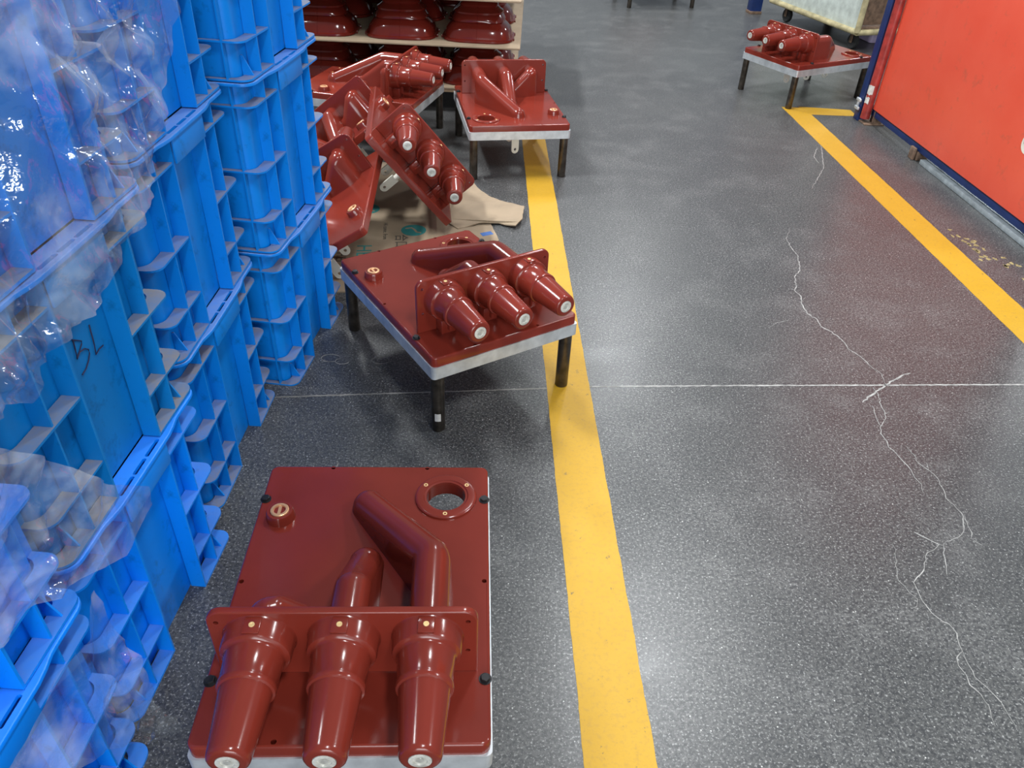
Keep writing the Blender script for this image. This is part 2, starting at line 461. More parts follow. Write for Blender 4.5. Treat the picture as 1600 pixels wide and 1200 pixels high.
for k in range(26):
    t = k / 26
    cx, cy = 1.93 + 0.09 * t + random.gauss(0, 0.03), 3.22 - 0.38 * t + random.gauss(0, 0.03)
    lp = [(cx + random.uniform(.003, .015) * math.cos(a), cy + random.uniform(.004, .02) * math.sin(a)) for a in [2 * PI * j / 9 for j in range(9)]]
    V = [(x, y, 0.0) for x, y in lp] + [(x, y, 0.0005) for x, y in lp]
    F = [tuple(range(9, 18))] + [(j, (j + 1) % 9, 9 + (j + 1) % 9, 9 + j) for j in range(9)]
    place('paint_fleck', mesh('paint_fleck', V, F, 'fleck'), fl)

V, F = strip_poly([(0.199, 0.2), (-0.031, 4.6)], [(0.340, 0.2), (0.093, 4.6)], 0.0, jag=.0018)
tag(place('floor_line', mesh('floor_line', V, F, 'stripe')), 'long yellow painted floor line passing under the red bushing units', 'floor line')
V, F = strip_poly([(1.591, 4.965), (1.866, 1.2)], [(1.731, 4.965), (2.004, 1.2)], 0.0, jag=.0018)
tag(place('floor_line', mesh('floor_line', V, F, 'stripe')), 'yellow painted floor line running along the orange-red panel', 'floor line')
V, F = strip_poly([(1.70, 4.985), (2.02, 4.965)], [(1.70, 4.835), (2.02, 4.845)], 0.0001, jag=0.001)
tag(place('floor_line', mesh('floor_line', V, F, 'stripe')), 'short yellow painted cross line at the foot of the navy post', 'floor line')

# ------------------------------------------------------------------ the bushing unit (red cast plate with three cones)
PW, PL, PH = 0.4808, 0.6487, 0.2585
RT = 0.029                    # plate thickness
holes = [circ(0.1475, 0.2246, 0.041, 28)]
for (hx, hy) in ((-.103, .315), (.103, .315), (-.228, .002), (.228, .002), (-.103, -.312), (.103, -.312)):
    holes.append(circ(hx, hy, 0.0048, 10))
V, F = prism(lambda i: rrect(PW - .006, PL - .006, .016, i), holes, -RT, 0.0, 0.005)
ME_PLATE = mesh('mounting_plate', V, F, 'red', 35)
# frame of angle bars, welded
bm = bmesh.new()
fz0, fz1 = -.0666, -.029
for sx in (-1, 1):
    add_box(bm, (sx * (PW / 2 - .0025), 0, (fz0 + fz1) / 2), (.005, PL - .02, fz1 - fz0))
    add_box(bm, (sx * (PW / 2 - .02), 0, fz1 - .0025), (.032, PL - .05, .005))
for sy in (-1, 1):
    add_box(bm, (0, sy * (PL / 2 - .0025), (fz0 + fz1) / 2), (PW - .02, .005, fz1 - fz0))
    add_box(bm, (0, sy * (PL / 2 - .02), fz1 - .0025), (PW - .05, .032, .005))
for sx in (-1, 1):
    for sy in (-1, 1):
        # rounded outer corner
        cxx, cyy = sx * (PW / 2 - .011), sy * (PL / 2 - .011)
        ro, ri = .011, .006
        vs = []
        for k in range(6):
            a = math.atan2(sy, sx) - PI / 4 + PI / 2 * k / 5
            for rr in (ro, ri):
                for z in (fz0, fz1):
                    vs.append(bm.verts.new((cxx + rr * math.cos(a), cyy + rr * math.sin(a), z)))
        for k in range(5):
            a, b = 4 * k, 4 * k + 4
            for (p, q) in ((0, 1), (1, 3), (3, 2), (2, 0)):
                bm.faces.new((vs[a + p], vs[a + q], vs[b + q], vs[b + p]))
        add_box(bm, (sx * (PW / 2 - .025), sy * (PL / 2 - .025), fz1 - .0027), (.04, .04, .0048))
ME_FRAME = bm_mesh('steel_frame', bm, 'galv', 30)
V, F = lathe([(-PH, .0178), (-PH + .002, .0195), (-.033, .0195)], 18, 'z'); ME_LEG = mesh('leg', V, F, 'leg', 40)
# flange (built in x,z plane)
fh = [circ(sx * .199, z, .0042, 10) for sx in (-1, 1) for z in (.06, .136)]
V, F = prism(lambda i: rrect(.430, .162, .024, i, cy=.080, corners=(1, 1, .05, .05)), fh, 0, .013, .003, both=True)
V = [(x, .0 - .1908 + z, y) for x, y, z in V]
ME_FLANGE = mesh('bushing_flange', V, F, 'red', 35)
# cone bushing
prof = [(0, .060), (.004, .0572), (.030, .0562), (.034, .0545), (.036, .050), (.038, .0475), (.042, .0465), (.084, .0440), (.087, .0452), (.092, .0456), (.096, .0440), (.0975, .0405), (.100, .0400),
        (.196, .0322), (.2015, .0308), (.2045, .0280), (.2055, .0245), (.2055, .0180), (.2035, .0178)]
V, F = lathe(prof, 32)
ME_CONE = mesh('cone_bushing', V, F, 'red', 40)
V, F = lathe([(.200, .0177), (.2062, .0170), (.2066, .0150), (.2066, .0110), (.2040, .0104), (.2040, .0060), (.2055, .0055), (.2055, .0008)], 24)
ME_TIP = mesh('contact_tip', V, F, 'tip', 30)
# square pad with brass insert on the collar top
ME_PAD = box_me('insert_pad', (0, -.0175, .0570), (.026, .030, .003), 'red', .001)
V, F = lathe([(0, .0048), (.0012, .0046), (.0012, .0026), (.0004, .0022), (.0004, .0006)], 12, 'z'); ME_BRASS = mesh('brass_insert', V, F, 'brass', 30)
# gusset under each cone
bm = bmesh.new()
add_box(bm, (0, -.017, -.075), (.046, .036, .044), bev=.004)
add_box(bm, (0, -.022, -.058), (.010, .050, .05), bev=.003)
ME_GUSSET = bm_mesh('gusset', bm, 'red', 40)

def duct(path, r, na=8, cap=True):
    V, F = [], []
    P = [Vector(p) for p in path]; n = len(P)
    def half(zt):
        hz = min(zt * 0.9, r)
        return [(r * 1.07, 0.0), (r, max(zt - hz, .0005))] + [(r * math.cos(PI / 2 * k / na), zt - hz + hz * math.sin(PI / 2 * k / na)) for k in range(1, na + 1)]
    m = None
    for i, p in enumerate(P):
        d0 = (P[i] - P[i - 1]) if i else (P[1] - P[0]); d1 = (P[i + 1] - P[i]) if i < n - 1 else d0
        d0 = Vector((d0.x, d0.y)).normalized(); d1 = Vector((d1.x, d1.y)).normalized()
        d = (d0 + d1).normalized(); s = Vector((d.y, -d.x)); k = 1 / max(.5, d.dot(d1))
        h = half(p.z)
        sec = [(a, z) for a, z in h] + [(-a, z) for a, z in reversed(h[:-1])]
        m = len(sec)
        V += [(p.x + s.x * a * k, p.y + s.y * a * k, z) for a, z in sec]
    for i in range(n - 1):
        for k in range(m - 1):
            F.append((i * m + k, i * m + k + 1, (i + 1) * m + k + 1, (i + 1) * m + k))
    if cap:
        p = P[-1]; d = P[-1] - P[-2]; d = Vector((d.x, d.y)).normalized(); s = Vector((d.y, -d.x)); h = half(p.z)
        base = len(V); nh = len(h); nt_ = 10
        for j in range(nt_ + 1):
            t = PI * j / nt_; q = s * math.cos(t) + d * math.sin(t)
            V += [(p.x + q.x * a, p.y + q.y * a, z) for a, z in h]
        for j in range(nt_):
            for k in range(nh - 1):
                F.append((base + j * nh + k, base + j * nh + k + 1, base + (j + 1) * nh + k + 1, base + (j + 1) * nh + k))
    return V, F
def smooth_path(pts, n=5, c=0.25):
    out = [Vector(pts[0])]
    for a, b, d in zip(pts, pts[1:], pts[2:]):
        a, b, d = Vector(a), Vector(b), Vector(d)
        l0 = min(c, 0.4 * (a - b).length); l1 = min(c, 0.4 * (d - b).length)
        p, q = b + (a - b).normalized() * l0, b + (d - b).normalized() * l1
        for k in range(n + 1):
            t = k / n; out.append(p * (1 - t) ** 2 + b * 2 * t * (1 - t) + q * t * t)
    out.append(Vector(pts[-1]))
    return out
V, F = duct(smooth_path([(.1335, -.179, .130), (.1335, -.022, .130), (-.010, .192, .040)], 5, .02), .0335)
ME_DUCT_R = mesh('conductor_duct', V, F, 'red', 40)
V, F = duct(smooth_path([(0, -.179, .130), (0, -.088, .130), (0, .040, .036)], 5, .014), .0325)
ME_DUCT_M = mesh('conductor_duct', V, F, 'red', 40)
V, F = duct(smooth_path([(-.1335, -.179, .130), (-.1335, -.150, .130), (-.112, -.140, .124), (-.045, -.130, .060)], 4, .008), .031)
ME_DUCT_L = mesh('conductor_duct', V, F, 'red', 40)
V, F = lathe([(0, .0295), (.004, .0285), (.017, .0272), (.020, .0255), (.0205, .0205), (.019, .0195)], 26, 'z'); ME_BOSS = mesh('threaded_boss', V, F, 'red', 35)
V, F = lathe([(.012, .0192), (.0215, .0186), (.0225, .0170), (.0225, .0125), (.0165, .0110), (.0165, .0006)], 22, 'z'); ME_COPPER = mesh('copper_insert', V, F, 'copper', 30)
bm = bmesh.new(); add_box(bm, (0, 0, .0186), (.006, .024, .004)); ME_SLOT = bm_mesh('slot_insert', bm, 'copper')
V, F = lathe([(0, .0655), (.004, .0648), (.0062, .0625), (.0068, .060), (.0068, .0475), (.0045, .0455), (.0040, .0415), (-.026, .0405)], 40, 'z', False)
ME_RING = mesh('port_ring', V, F, 'red', 35)
bm = bmesh.new()
hexl = lambda r, n=6: [(r * math.cos(2 * PI * k / n), r * math.sin(2 * PI * k / n)) for k in range(n)]
V1, F1 = prism(lambda i: [(x * (1 - i / .0085), y * (1 - i / .0085)) for x, y in hexl(.0085)], [], .0015, .0075, .0012, 2)
V2, F2 = lathe([(0, .0112), (.0015, .0112)], 16, 'z')
V, F = V1 + V2, F1 + [tuple(i + len(V1) for i in f) for f in F2]
bm.free(); ME_BOLT = mesh('hex_bolt', V, F, 'bolt', 30)
# cable lug: rod + flat tongue with eye
tl = [(.019, -.095), (-.019, -.095)] + [(-.019 * math.cos(PI * k / 10), -.158 - .019 * math.sin(PI * k / 10)) for k in range(11)]
V, F = prism(lambda i: tl, [circ(0, -.157, .0068, 12)], -.003, .003)
V1 = [(x, z, y) for x, y, z in V]
V2, F2 = lathe([(-.097, .0115), (-.029, .0115)], 14, 'z')
V, F = V1 + V2, F + [tuple(i + len(V1) for i in f) for f in F2]
ME_LUG = mesh('terminal_lug', V, F, 'lug', 35)

def make_unit(stand):
    r = empty('bushing_unit'); dz = PH if stand else RT
    L = lambda x=0, y=0, z=0: (x, y, z + dz)
    place('mounting_plate', ME_PLATE, r, L())
    if stand:
        place('steel_frame', ME_FRAME, r, L())
        for sx in (-1, 1):
            for sy in (-1, 1):
                place('leg', ME_LEG, r, L(sx * (PW / 2 - .0249), sy * (PL / 2 - .0226)))
    place('bushing_flange', ME_FLANGE, r, L())
    for k, x in enumerate((-.1349, 0, .1349)):
        c = place('cone_bushing', ME_CONE, r, L(x - .0015, -.1900, .0957))
        place('contact_tip', ME_TIP, c)
        place('insert_pad', ME_PAD, c)
        place('brass_insert', ME_BRASS, c, (0, -.0175, .0585))
        place('gusset', ME_GUSSET, r, L(x - .0015, -.1900, .0957))
    for me in (ME_DUCT_R, ME_DUCT_M, ME_DUCT_L): place('conductor_duct', me, r, L())
    b = place('threaded_boss', ME_BOSS, r, L(-.1876, .1669, 0))
    place('copper_insert', ME_COPPER, b); place('slot_insert', ME_SLOT, b)
    p = place('port_ring', ME_RING, r, L(.1475, .2246, 0))
    for a in (145, 35, 270):
        place('brass_insert', ME_BRASS, p, (.0535 * math.cos(math.radians(a)), .0535 * math.sin(math.radians(a)), .0062))
    if stand:
        for (bx, by) in ((-.2287, .2171), (.2287, .2171), (-.2287, -.2062), (.2287, -.2062)):
            place('hex_bolt', ME_BOLT, r, L(bx, by, 0), (0, 0, random.uniform(0, 1)))
    for y in (.2, .035, -.14):
        place('terminal_lug', ME_LUG, r, L(0, y, 0), (0, 0, random.choice((0.3, 0.15, -0.2)) if stand else 0.2))
    return r

UG = 'red bushing units on steel stands'
STAND = [
 (-.2626, .9543, .0615, 'red bushing unit on a galvanised stand closest to the camera, three cones facing the viewer'),
 (-.194, 2.0927, .5902, 'red bushing unit on a stand straddling the yellow line, turned toward the lower right'),
 (-.0791, 3.9225, 3.3387, 'red bushing unit on a stand seen from behind, cones facing the pallet stack'),
 (1.7776, 5.2764, -1.0461, 'red bushing unit on a stand beside the navy post, cones pointing left'),
 (-.806, 4.142, math.atan2(.975, .223), 'red bushing unit on a stand behind the heap, cones pointing right'),
 (1.147, 8.03, math.radians(-77.4), 'far bushing unit of which only the steel legs show at the top edge'),
]
proto = make_unit(True)
for i, (x, y, t, lab) in enumerate(STAND):
    o = proto if i == 0 else copy_tree(proto)
    o.location = (x, y, 0); o.rotation_euler = (0, 0, t)
    tag(o, lab, 'bushing unit', UG)
    if i == 1:
        a = -PI / 2 - t + .05; lx, ly = -(PW / 2 - .0249), -(PL / 2 - .0226)
        V, F = [], []
        for k in range(5):
            q = a + (k - 2) * .22
            for z in (.040, .066):
                for r in (.0196, .0202): V.append((lx + r * math.cos(q), ly + r * math.sin(q), z))
        for k in range(4):
            b0, b1 = 4 * k, 4 * k + 4
            for (p, q) in ((0, 1), (1, 3), (3, 2), (2, 0)): F.append((b0 + p, b0 + q, b1 + q, b1 + p))
        place('leg_sticker', mesh('leg_sticker', V, F, 'tape'), o)
loose = make_unit(False)
POSE = [
 ([[0.638, -0.136, 0.758], [0.088, 0.991, 0.103], [-0.765, 0.001, 0.644]], (-0.470, 3.246, 0.246), 'red bushing unit without stand tipped on its right edge, cones facing the viewer'),
 ([[-0.846, 0.101, -0.524], [-0.052, -0.993, -0.108], [-0.531, -0.064, 0.845]], (-0.764, 2.722, 0.176), 'red bushing unit without stand at the front of the heap beside the blue crates'),
 ([[-0.78, 0.007, -0.626], [-0.053, -0.997, 0.054], [-0.624, 0.075, 0.778]], (-0.828, 3.445, 0.198), 'red bushing unit without stand in the middle of the heap, flange back facing viewer'),
]
for i, (R, T, lab) in enumerate(POSE):
    o = loose if i == 0 else copy_tree(loose)
    m = Matrix(R).to_quaternion().to_matrix().to_4x4()
    T = Vector(T)
    if i == 1:
        q = Matrix.Rotation(-.035, 4, 'Z'); pv = Vector((-.53, 2.40, 0)); T = pv + q @ (T - pv); m = q @ m
    off = m @ Vector((0, 0, -RT))
    o.matrix_world = Matrix.Translation(Vector(T) + off) @ m
    tag(o, lab, 'bushing unit', 'loose red bushing units heaped on cardboard')

# ------------------------------------------------------------------ blue crates
CX, CY, CH = 0.64, 0.505, 0.445        # outer size at the rim, height
INS = 0.036                            # wall inset on the handle sides
INY = 0.019                            # wall inset on the end sides
def crate_meshes(mat):
    D = {}
    # shell : walls and floor, open top
    V, F = [], []
    rings = [(INS + .004, 0.0), (INS + .003, .02), (INS, CH - .002), (INS + .004, CH - .002), (INS + .007, .012)]
    n = None
    for ins, z in rings:
        lp = rrect(CX - 2 * ins, CY - 2 * (ins - INS + INY), .026, 0, 6); n = len(lp); V += [(x, y, z) for x, y in lp]
    for i in range(len(rings) - 1):
        for k in range(n): F.append((i * n + k, i * n + (k + 1) % n, (i + 1) * n + (k + 1) % n, (i + 1) * n + k))
    F.append(tuple(range(n))); F.append(tuple(range(4 * n, 5 * n)))
    D['shell'] = mesh('shell', V, F, mat, 35)
    # rim : flat lip with slots by the handle sides, small down-turned skirt
    def rim_out(i):
        lp = []
        for x, y in rrect(CX, CY, .036, i, 6): lp.append((x, y))
        out = []
        n_ = len(lp)
        for k in range(n_):
            a, b = lp[k], lp[(k + 1) % n_]
            m_ = 18 if math.dist(a, b) > .1 else 1
            for j in range(m_):
                x, y = a[0] + (b[0] - a[0]) * j / m_, a[1] + (b[1] - a[1]) * j / m_
                if abs(x) > CX / 2 - .02 - i:
                    t = min(1, max(0, (abs(y) - .10) / .05)); t = t * t * (3 - 2 * t)
                    t2 = min(1, max(0, (abs(y) - .15) / .05)); t2 = t2 * t2 * (3 - 2 * t2)
                    x += math.copysign(.008 * (1 - t) , x)
                out.append((x, y))
        return out
    hs = [list(reversed(rrect(CX - 2 * INS - .006, CY - 2 * INY - .006, .024, 0, 6)))]
    for sx in (-1, 1):
        for cy, l in ((-.052, .05), (.0, .044), (.052, .05)):
            hs.append(rrect(.008, l, .003, 0, 2, cx=sx * (CX / 2 - .007), cy=cy))
    V, F = prism(rim_out, hs, CH - .007, CH, .0025, 2)
    D['rim'] = mesh('rim', V, F, 'rim_' + mat, 40)
    # skirt under the rim at the handle : vertical handle panel
    bm = bmesh.new(); add_box(bm, (CX / 2 + .0015, 0, CH - .007 - .026), (.005, .165, .053), bev=.0015)
    D['handle_panel'] = bm_mesh('handle_panel', bm, mat, 40)
    # U-shaped rib around one end (the -y end), from main fin to main fin
    def urib(z0, z1, ex, ymain):
        out = rrect(CX - 2 * ex, CY - 2 * ex, .026, 0, 6); inn = rrect(CX - 2 * INS + .002, CY - 2 * INY + .002, .026, 0, 6)
        po = [p for p in out if p[1] < 0]; pi = [p for p in inn if p[1] < 0]
        po = [(-CX / 2 + ex, -ymain)] + po + [(CX / 2 - ex, -ymain)]
        pi = [(-CX / 2 + INS - .001, -ymain)] + pi + [(CX / 2 - INS + .001, -ymain)]
        V, F = [], []; n = len(po)
        for a, b in zip(po, pi):
            V += [(*a, z0), (*b, z0), (*b, z1), (*a, z1)]
        for i in range(n - 1):
            a, b = 4 * i, 4 * i + 4
            for k in range(4): F.append((a + k, a + (k + 1) % 4, b + (k + 1) % 4, b + k))
        F += [(0, 1, 2, 3), (4 * n - 4, 4 * n - 1, 4 * n - 2, 4 * n - 3)]
        return mesh('rib', V, F, mat, 40)
    D['ribs'] = [urib(0.0, .005, .004, .085), urib(.086, .0905, .006, .085), urib(.222, .2265, .004, .085), urib(.386, .3905, .004, .085)]
    # fins as thin tapered plates
    def fin(z0, z1, d0, d1, th):
        V = [(-.001, -th / 2, z0), (d0, -th / 2, z0), (d1, -th / 2, z1), (-.001, -th / 2, z1), (-.001, th / 2, z0), (d0, th / 2, z0), (d1, th / 2, z1), (-.001, th / 2, z1)]
        F = [(0, 1, 2, 3), (4, 7, 6, 5), (0, 4, 5, 1), (1, 5, 6, 2), (2, 6, 7, 3), (3, 7, 4, 0)]
        return mesh('fin', V, F, mat)
    D['main'] = fin(0.0, CH - .007, INS - .004, INS - .002, .005)
    D['outer'] = fin(.004, CH - .007, INS - .007, INS - .007, .004)
    D['ends'] = fin(.004, .045, INY - .006, .003, .0035)
    D['endcorner'] = fin(.004, CH - .007, INY - .005, INY - .005, .004)
    D['small'] = fin(.004, .05, INS - .010, .004, .0035)
    return D
CM = {k: crate_meshes(k) for k in ('crate', 'crate_new', 'crate_old')}

def make_crate(mat):
    D = CM[mat]; r = empty('plastic_crate')
    place('shell', D['shell'], r); place('rim', D['rim'], r)
    for s in (0, PI):
        place('handle_panel', D['handle_panel'], r, rot=(0, 0, s))
        for me in D['ribs']: place('rib', me, r, rot=(0, 0, s))
        for y in (-.085, .085):
            place('fin', D['main'], r, (math.cos(s) * (CX / 2 - INS), y, 0), (0, 0, s))
        for y in (-.162, .162):
            place('fin', D['outer'], r, (math.cos(s) * (CX / 2 - INS), y, 0), (0, 0, s))
        for y in (-.200, .200):
            place('fin', D['small'], r, (math.cos(s) * (CX / 2 - INS - .001), y, 0), (0, 0, s))
        for x in (-.11, .0, .11):
            place('fin', D['ends'], r, (x, math.sin(s - PI / 2) * (CY / 2 - INY), 0), (0, 0, s - PI / 2))
        for x in (-.262, .262):
            place('fin', D['endcorner'], r, (x, math.sin(s - PI / 2) * (CY / 2 - INY), 0), (0, 0, s - PI / 2))
    return r
PROTO = {}
def crate(mat, p, yaw, z, lab, cat='crate'):
    if mat not in PROTO:
        PROTO[mat] = make_crate(mat); o = PROTO[mat]
    else:
        o = copy_tree(PROTO[mat])
    o.location = (p[0], p[1], z); o.rotation_euler = (0, 0, yaw)
    tag(o, lab, cat, 'blue crates stacked along the left')
    return o
def stack_centre(p0, p1):
    """p0 near, p1 far point on the aisle-side plane at the floor"""
    a, b = Vector((*p0, 0)), Vector((*p1, 0)); d = (b - a).normalized(); n = Vector((d.y, -d.x, 0))
    c = (a + b) / 2 - n * (CX / 2); return (c.x, c.y), math.atan2(d.y, d.x) - PI / 2
STK = CH + .003
# near ends first
S0 = stack_centre((-.657, .262), (-.640, .757)); S1 = stack_centre((-.681, .795), (-.660, 1.293))
S2 = stack_centre((-.708, 1.362), (-.703, 1.858)); S3 = stack_centre((-.648, 1.886), (-.602, 2.378))
crate('crate_new', *S0, 0.0, 'bright blue crate on the floor in the bottom left corner under torn film')
crate('crate_new', *S0, STK, 'bright blue crate at the left edge just above the bottom left one')
crate('crate_new', *S1, 0.0, 'bright clean blue crate on the floor beside the closest red unit')
BLC = crate('crate_old', *S1, STK, 'dull blue crate with BL handwritten on its side')
crate('crate', *S1, 2 * STK, 'blue crate on top of the BL crate, hidden behind plastic film')
crate('crate', *S2, 0.0, 'dirty blue crate at the bottom of the second stack from the front')
crate('crate', *S2, STK, 'dirty blue crate in the middle of the second stack, right of the BL crate')
crate('crate', *S2, 2 * STK, 'blue crate at the top of the second stack, right of the film')
crate('crate', *S3, 0.0, 'blue crate at the bottom of the rear stack beside the second red unit')
crate('crate', *S3, STK, 'blue crate in the middle of the rear stack beside the red heap')
crate('crate', *S3, 2 * STK, 'blue crate at the top of the rear stack by the pallet')

# handwriting on the crate wall: strokes given as (distance from far corner along the side, height)
STROKES = [[(0.2471, 0.735), (0.2341, 0.7253), (0.2263, 0.719), (0.2282, 0.7144), (0.2387, 0.7073), (0.2499, 0.7008)],
 [(0.2449, 0.7324), (0.2472, 0.7154), (0.2504, 0.6999), (0.2396, 0.7056), (0.2255, 0.7035), (0.2163, 0.6957), (0.2174, 0.688), (0.2256, 0.6791), (0.2376, 0.6717), (0.2516, 0.669)],
 [(0.1948, 0.7303), (0.1963, 0.7171), (0.1973, 0.7011), (0.2023, 0.6757), (0.1895, 0.6788), (0.1768, 0.6777)]]
for st in STROKES:
    pts = [(CX / 2 - INS + .0008, CY / 2 - .026 - s, z - STK) for s, z in st]
    V, F = tube(pts, .0011, 6)
    place('handwritten_stroke', mesh('handwritten_stroke', V, F, 'ink', 40), BLC)

# ------------------------------------------------------------------ clear film draped over the crates
def hash2(i, j, k):
    return math.modf(abs(math.sin(i * 127.1 + j * 311.7 + k * 74.7) * 43758.5453))[0]
def facet(y, z, cell, seed):
    """height of a crumpled sheet made of flat triangular facets"""
    ca, sa = math.cos(seed), math.sin(seed)
    y, z = (ca * y - sa * z) / cell, (sa * y + ca * z) / cell
    y += .35 * noise.noise(Vector((y * .7, z * .7, seed))); z += .35 * noise.noise(Vector((y * .7, z * .7, seed + 9)))
    u, v = y + z * .577, z * 1.155
    i, j = math.floor(u), math.floor(v); fu, fv = u - i, v - j
    h = lambda a, b: hash2(a, b, seed) - .5
    if fu + fv < 1: return h(i, j) * (1 - fu - fv) + h(i + 1, j) * fu + h(i, j + 1) * fv
    return h(i + 1, j + 1) * (fu + fv - 1) + h(i + 1, j) * (1 - fv) + h(i, j + 1) * (1 - fu)
def film(name, lab, top, bot, x0, amp, nu, nv, seed):
    def lerp_poly(pl, t):
        k = t * (len(pl) - 1); i = min(int(k), len(pl) - 2); f = k - i
        return tuple(a + (b - a) * f for a, b in zip(pl[i], pl[i + 1]))
    V, F = [], []
    for j in range(nv + 1):
        for i in range(nu + 1):
            u, v = i / nu, j / nv
            a, b = lerp_poly(top, u), lerp_poly(bot, u)
            y, z = a[0] + (b[0] - a[0]) * v, a[1] + (b[1] - a[1]) * v
            mk = max(0.0, min(1.0, .5 + 1.6 * noise.noise(Vector((y * 4, z * 4, seed)))))
            d = facet(y, z, .12, seed) * 1.0 + facet(y, z, .052, seed + 1.3) * (.35 + .75 * mk) + facet(y, z, .021, seed + 2.1) * .42 * mk
            V.append((x0(y, z) + amp * d, y, z))
    for j in range(nv):
        for i in range(nu):
            a = j * (nu + 1) + i; F.append((a, a + 1, a + nu + 2, a + nu + 1))
    me = mesh(name, V, F, 'film', fix=False); me.shade_smooth()
    o = place(name, me); tag(o, lab, 'plastic film')
    return o
film('plastic_film', 'large crumpled sheet of clear film over the upper left crates',
     [(.25, 1.47), (.55, 1.48), (.9, 1.47), (1.2, 1.46), (1.46, 1.45)],
     [(.25, .78), (.55, .80), (.70, .865), (.775, .807), (.80, .85), (.94, .865), (1.15, .945), (1.26, 1.01), (1.40, 1.10), (1.455, 1.16)],
     lambda y, z: -.600 + .02 * (y - 1), .050, 280, 170, 2.0)
film('plastic_film', 'clear film hanging across the rim beside the BL crate',
     [(.40, 1.02), (.55, .93), (.68, .817), (.77, .72), (.88, .56), (.985, .455)],
     [(.40, .60), (.55, .58), (.66, .545), (.74, .50), (.84, .44), (.97, .425)],
     lambda y, z: -.624 + .01 * (y - 1), .030, 110, 70, 7.0)
film('plastic_film', 'torn clear film hanging from the bottom left crate rim',
     [(.30, .462), (.45, .462), (.60, .462), (.70, .462), (.755, .458)],
     [(.30, .400), (.50, .360), (.58, .300), (.66, .190), (.705, .10), (.765, .045)],
     lambda y, z: -.606 + .06 * max(0, .35 - z), .040, 120, 100, 11.0)

# ------------------------------------------------------------------ cardboard on the floor
def sheet(name, lab, pts, z, th, cat='cardboard', group=None, warp=0.0, parent=None):
    cx = sum(p[0] for p in pts) / len(pts); cy = sum(p[1] for p in pts) / len(pts)
    loop = []
    for a, b in zip(pts, pts[1:] + pts[:1]):
        k = max(1, int(math.dist(a, b) / .02))
        for j in range(k):
            loop.append((a[0] + (b[0] - a[0]) * j / k + random.uniform(-1, 1) * .002, a[1] + (b[1] - a[1]) * j / k + random.uniform(-1, 1) * .002))
    V, F = prism(lambda i: loop, [], 0, th)
    V = [(x - cx, y - cy, zz + z + (warp(x, y) if warp else 0)) for x, y, zz in V]
    o = place(name, mesh(name, V, F, 'card'), parent, (cx, cy, 0))
    tag(o, lab, cat, group)
    return o
base = sheet('cardboard_sheet', 'flattened printed cardboard lying under the red heap',
      [(-.74, 2.44), (-.62, 2.46), (-.30, 2.74), (-.082, 2.93), (-.13, 3.12), (-.30, 3.50), (-.42, 3.70), (-1.0, 3.76), (-1.05, 3.5), (-1.0, 2.45)], .0005, .005)
sheet('cardboard_flap', 'torn pale cardboard flap poking out toward the yellow line',
      [(-.225, 3.52), (-.195, 3.43), (-.141, 3.346), (-.08, 3.315), (-.038, 3.29), (.018, 3.232), (.009, 3.106), (-.017, 3.053), (-.087, 3.083), (-.168, 3.068), (-.259, 3.015), (-.30, 3.06), (-.30, 3.35)],
      .007, .004, warp=lambda x, y: .012 * max(0, (x + .12)) / .12 + .006 * math.sin(x * 30) * max(0, min(1, (x + .3) / .1)))
# printed marks on the flattened sheet
def text_part(s, font_size, loc, rz, mat, parent, name='printed_text'):
    c = bpy.data.curves.new('txt', 'FONT'); c.body = s; c.size = font_size; c.extrude = .0002; c.align_x = 'CENTER'; c.align_y = 'CENTER'
    t = bpy.data.objects.new('txt', c); COL.objects.link(t)
    bpy.context.view_layer.update()
    me = bpy.data.meshes.new_from_object(t.evaluated_get(bpy.context.evaluated_depsgraph_get()))
    me.materials.clear(); me.materials.append(M[mat])
    bpy.data.objects.remove(t); bpy.data.curves.remove(c)
    o = place(name, me, parent, (loc[0] - parent.location.x, loc[1] - parent.location.y, loc[2]), (0, 0, rz))
    return o
ZT = .0060
RZ = math.radians(-82)
text_part('HEI', .085, (-.612, 2.770, ZT), RZ, 'teal', base)
text_part('HEI', .080, (-.408, 2.800, ZT), RZ, 'teal', base)
text_part('合口', .060, (-.480, 2.880, ZT), RZ, 'print', base)
text_part('Hi come. from', .026, (-.555, 2.965, ZT), RZ, 'print', base)
text_part('HEI', .055, (-.690, 2.72, ZT), RZ, 'print', base)
for (lx, ly) in ((-.440, 2.985), (-.665, 3.175)):
    V, F = lathe([(0, .052), (.0005, .052)], 28, 'z')
    d = place('printed_logo', mesh('printed_logo', V, F, 'teal'), base, (lx - base.location.x, ly - base.location.y, .0056))
    V, F = tube([(-.036, .012, .0006), (-.012, .022, .0006), (.004, .004, .0006), (.014, -.016, .0006), (.034, -.020, .0006)], .005, 6)
    V = [(x, y, min(z, .0009)) for x, y, z in V]
    place('logo_swoosh', mesh('logo_swoosh', V, F, 'card'), d)
ME = box_me('printed_block', (0, 0, 0), (.05, .03, .0006), 'blueprint')
place('printed_block', ME, base, (-.135 - base.location.x, 2.985 - base.location.y, .0058), (0, 0, .5))

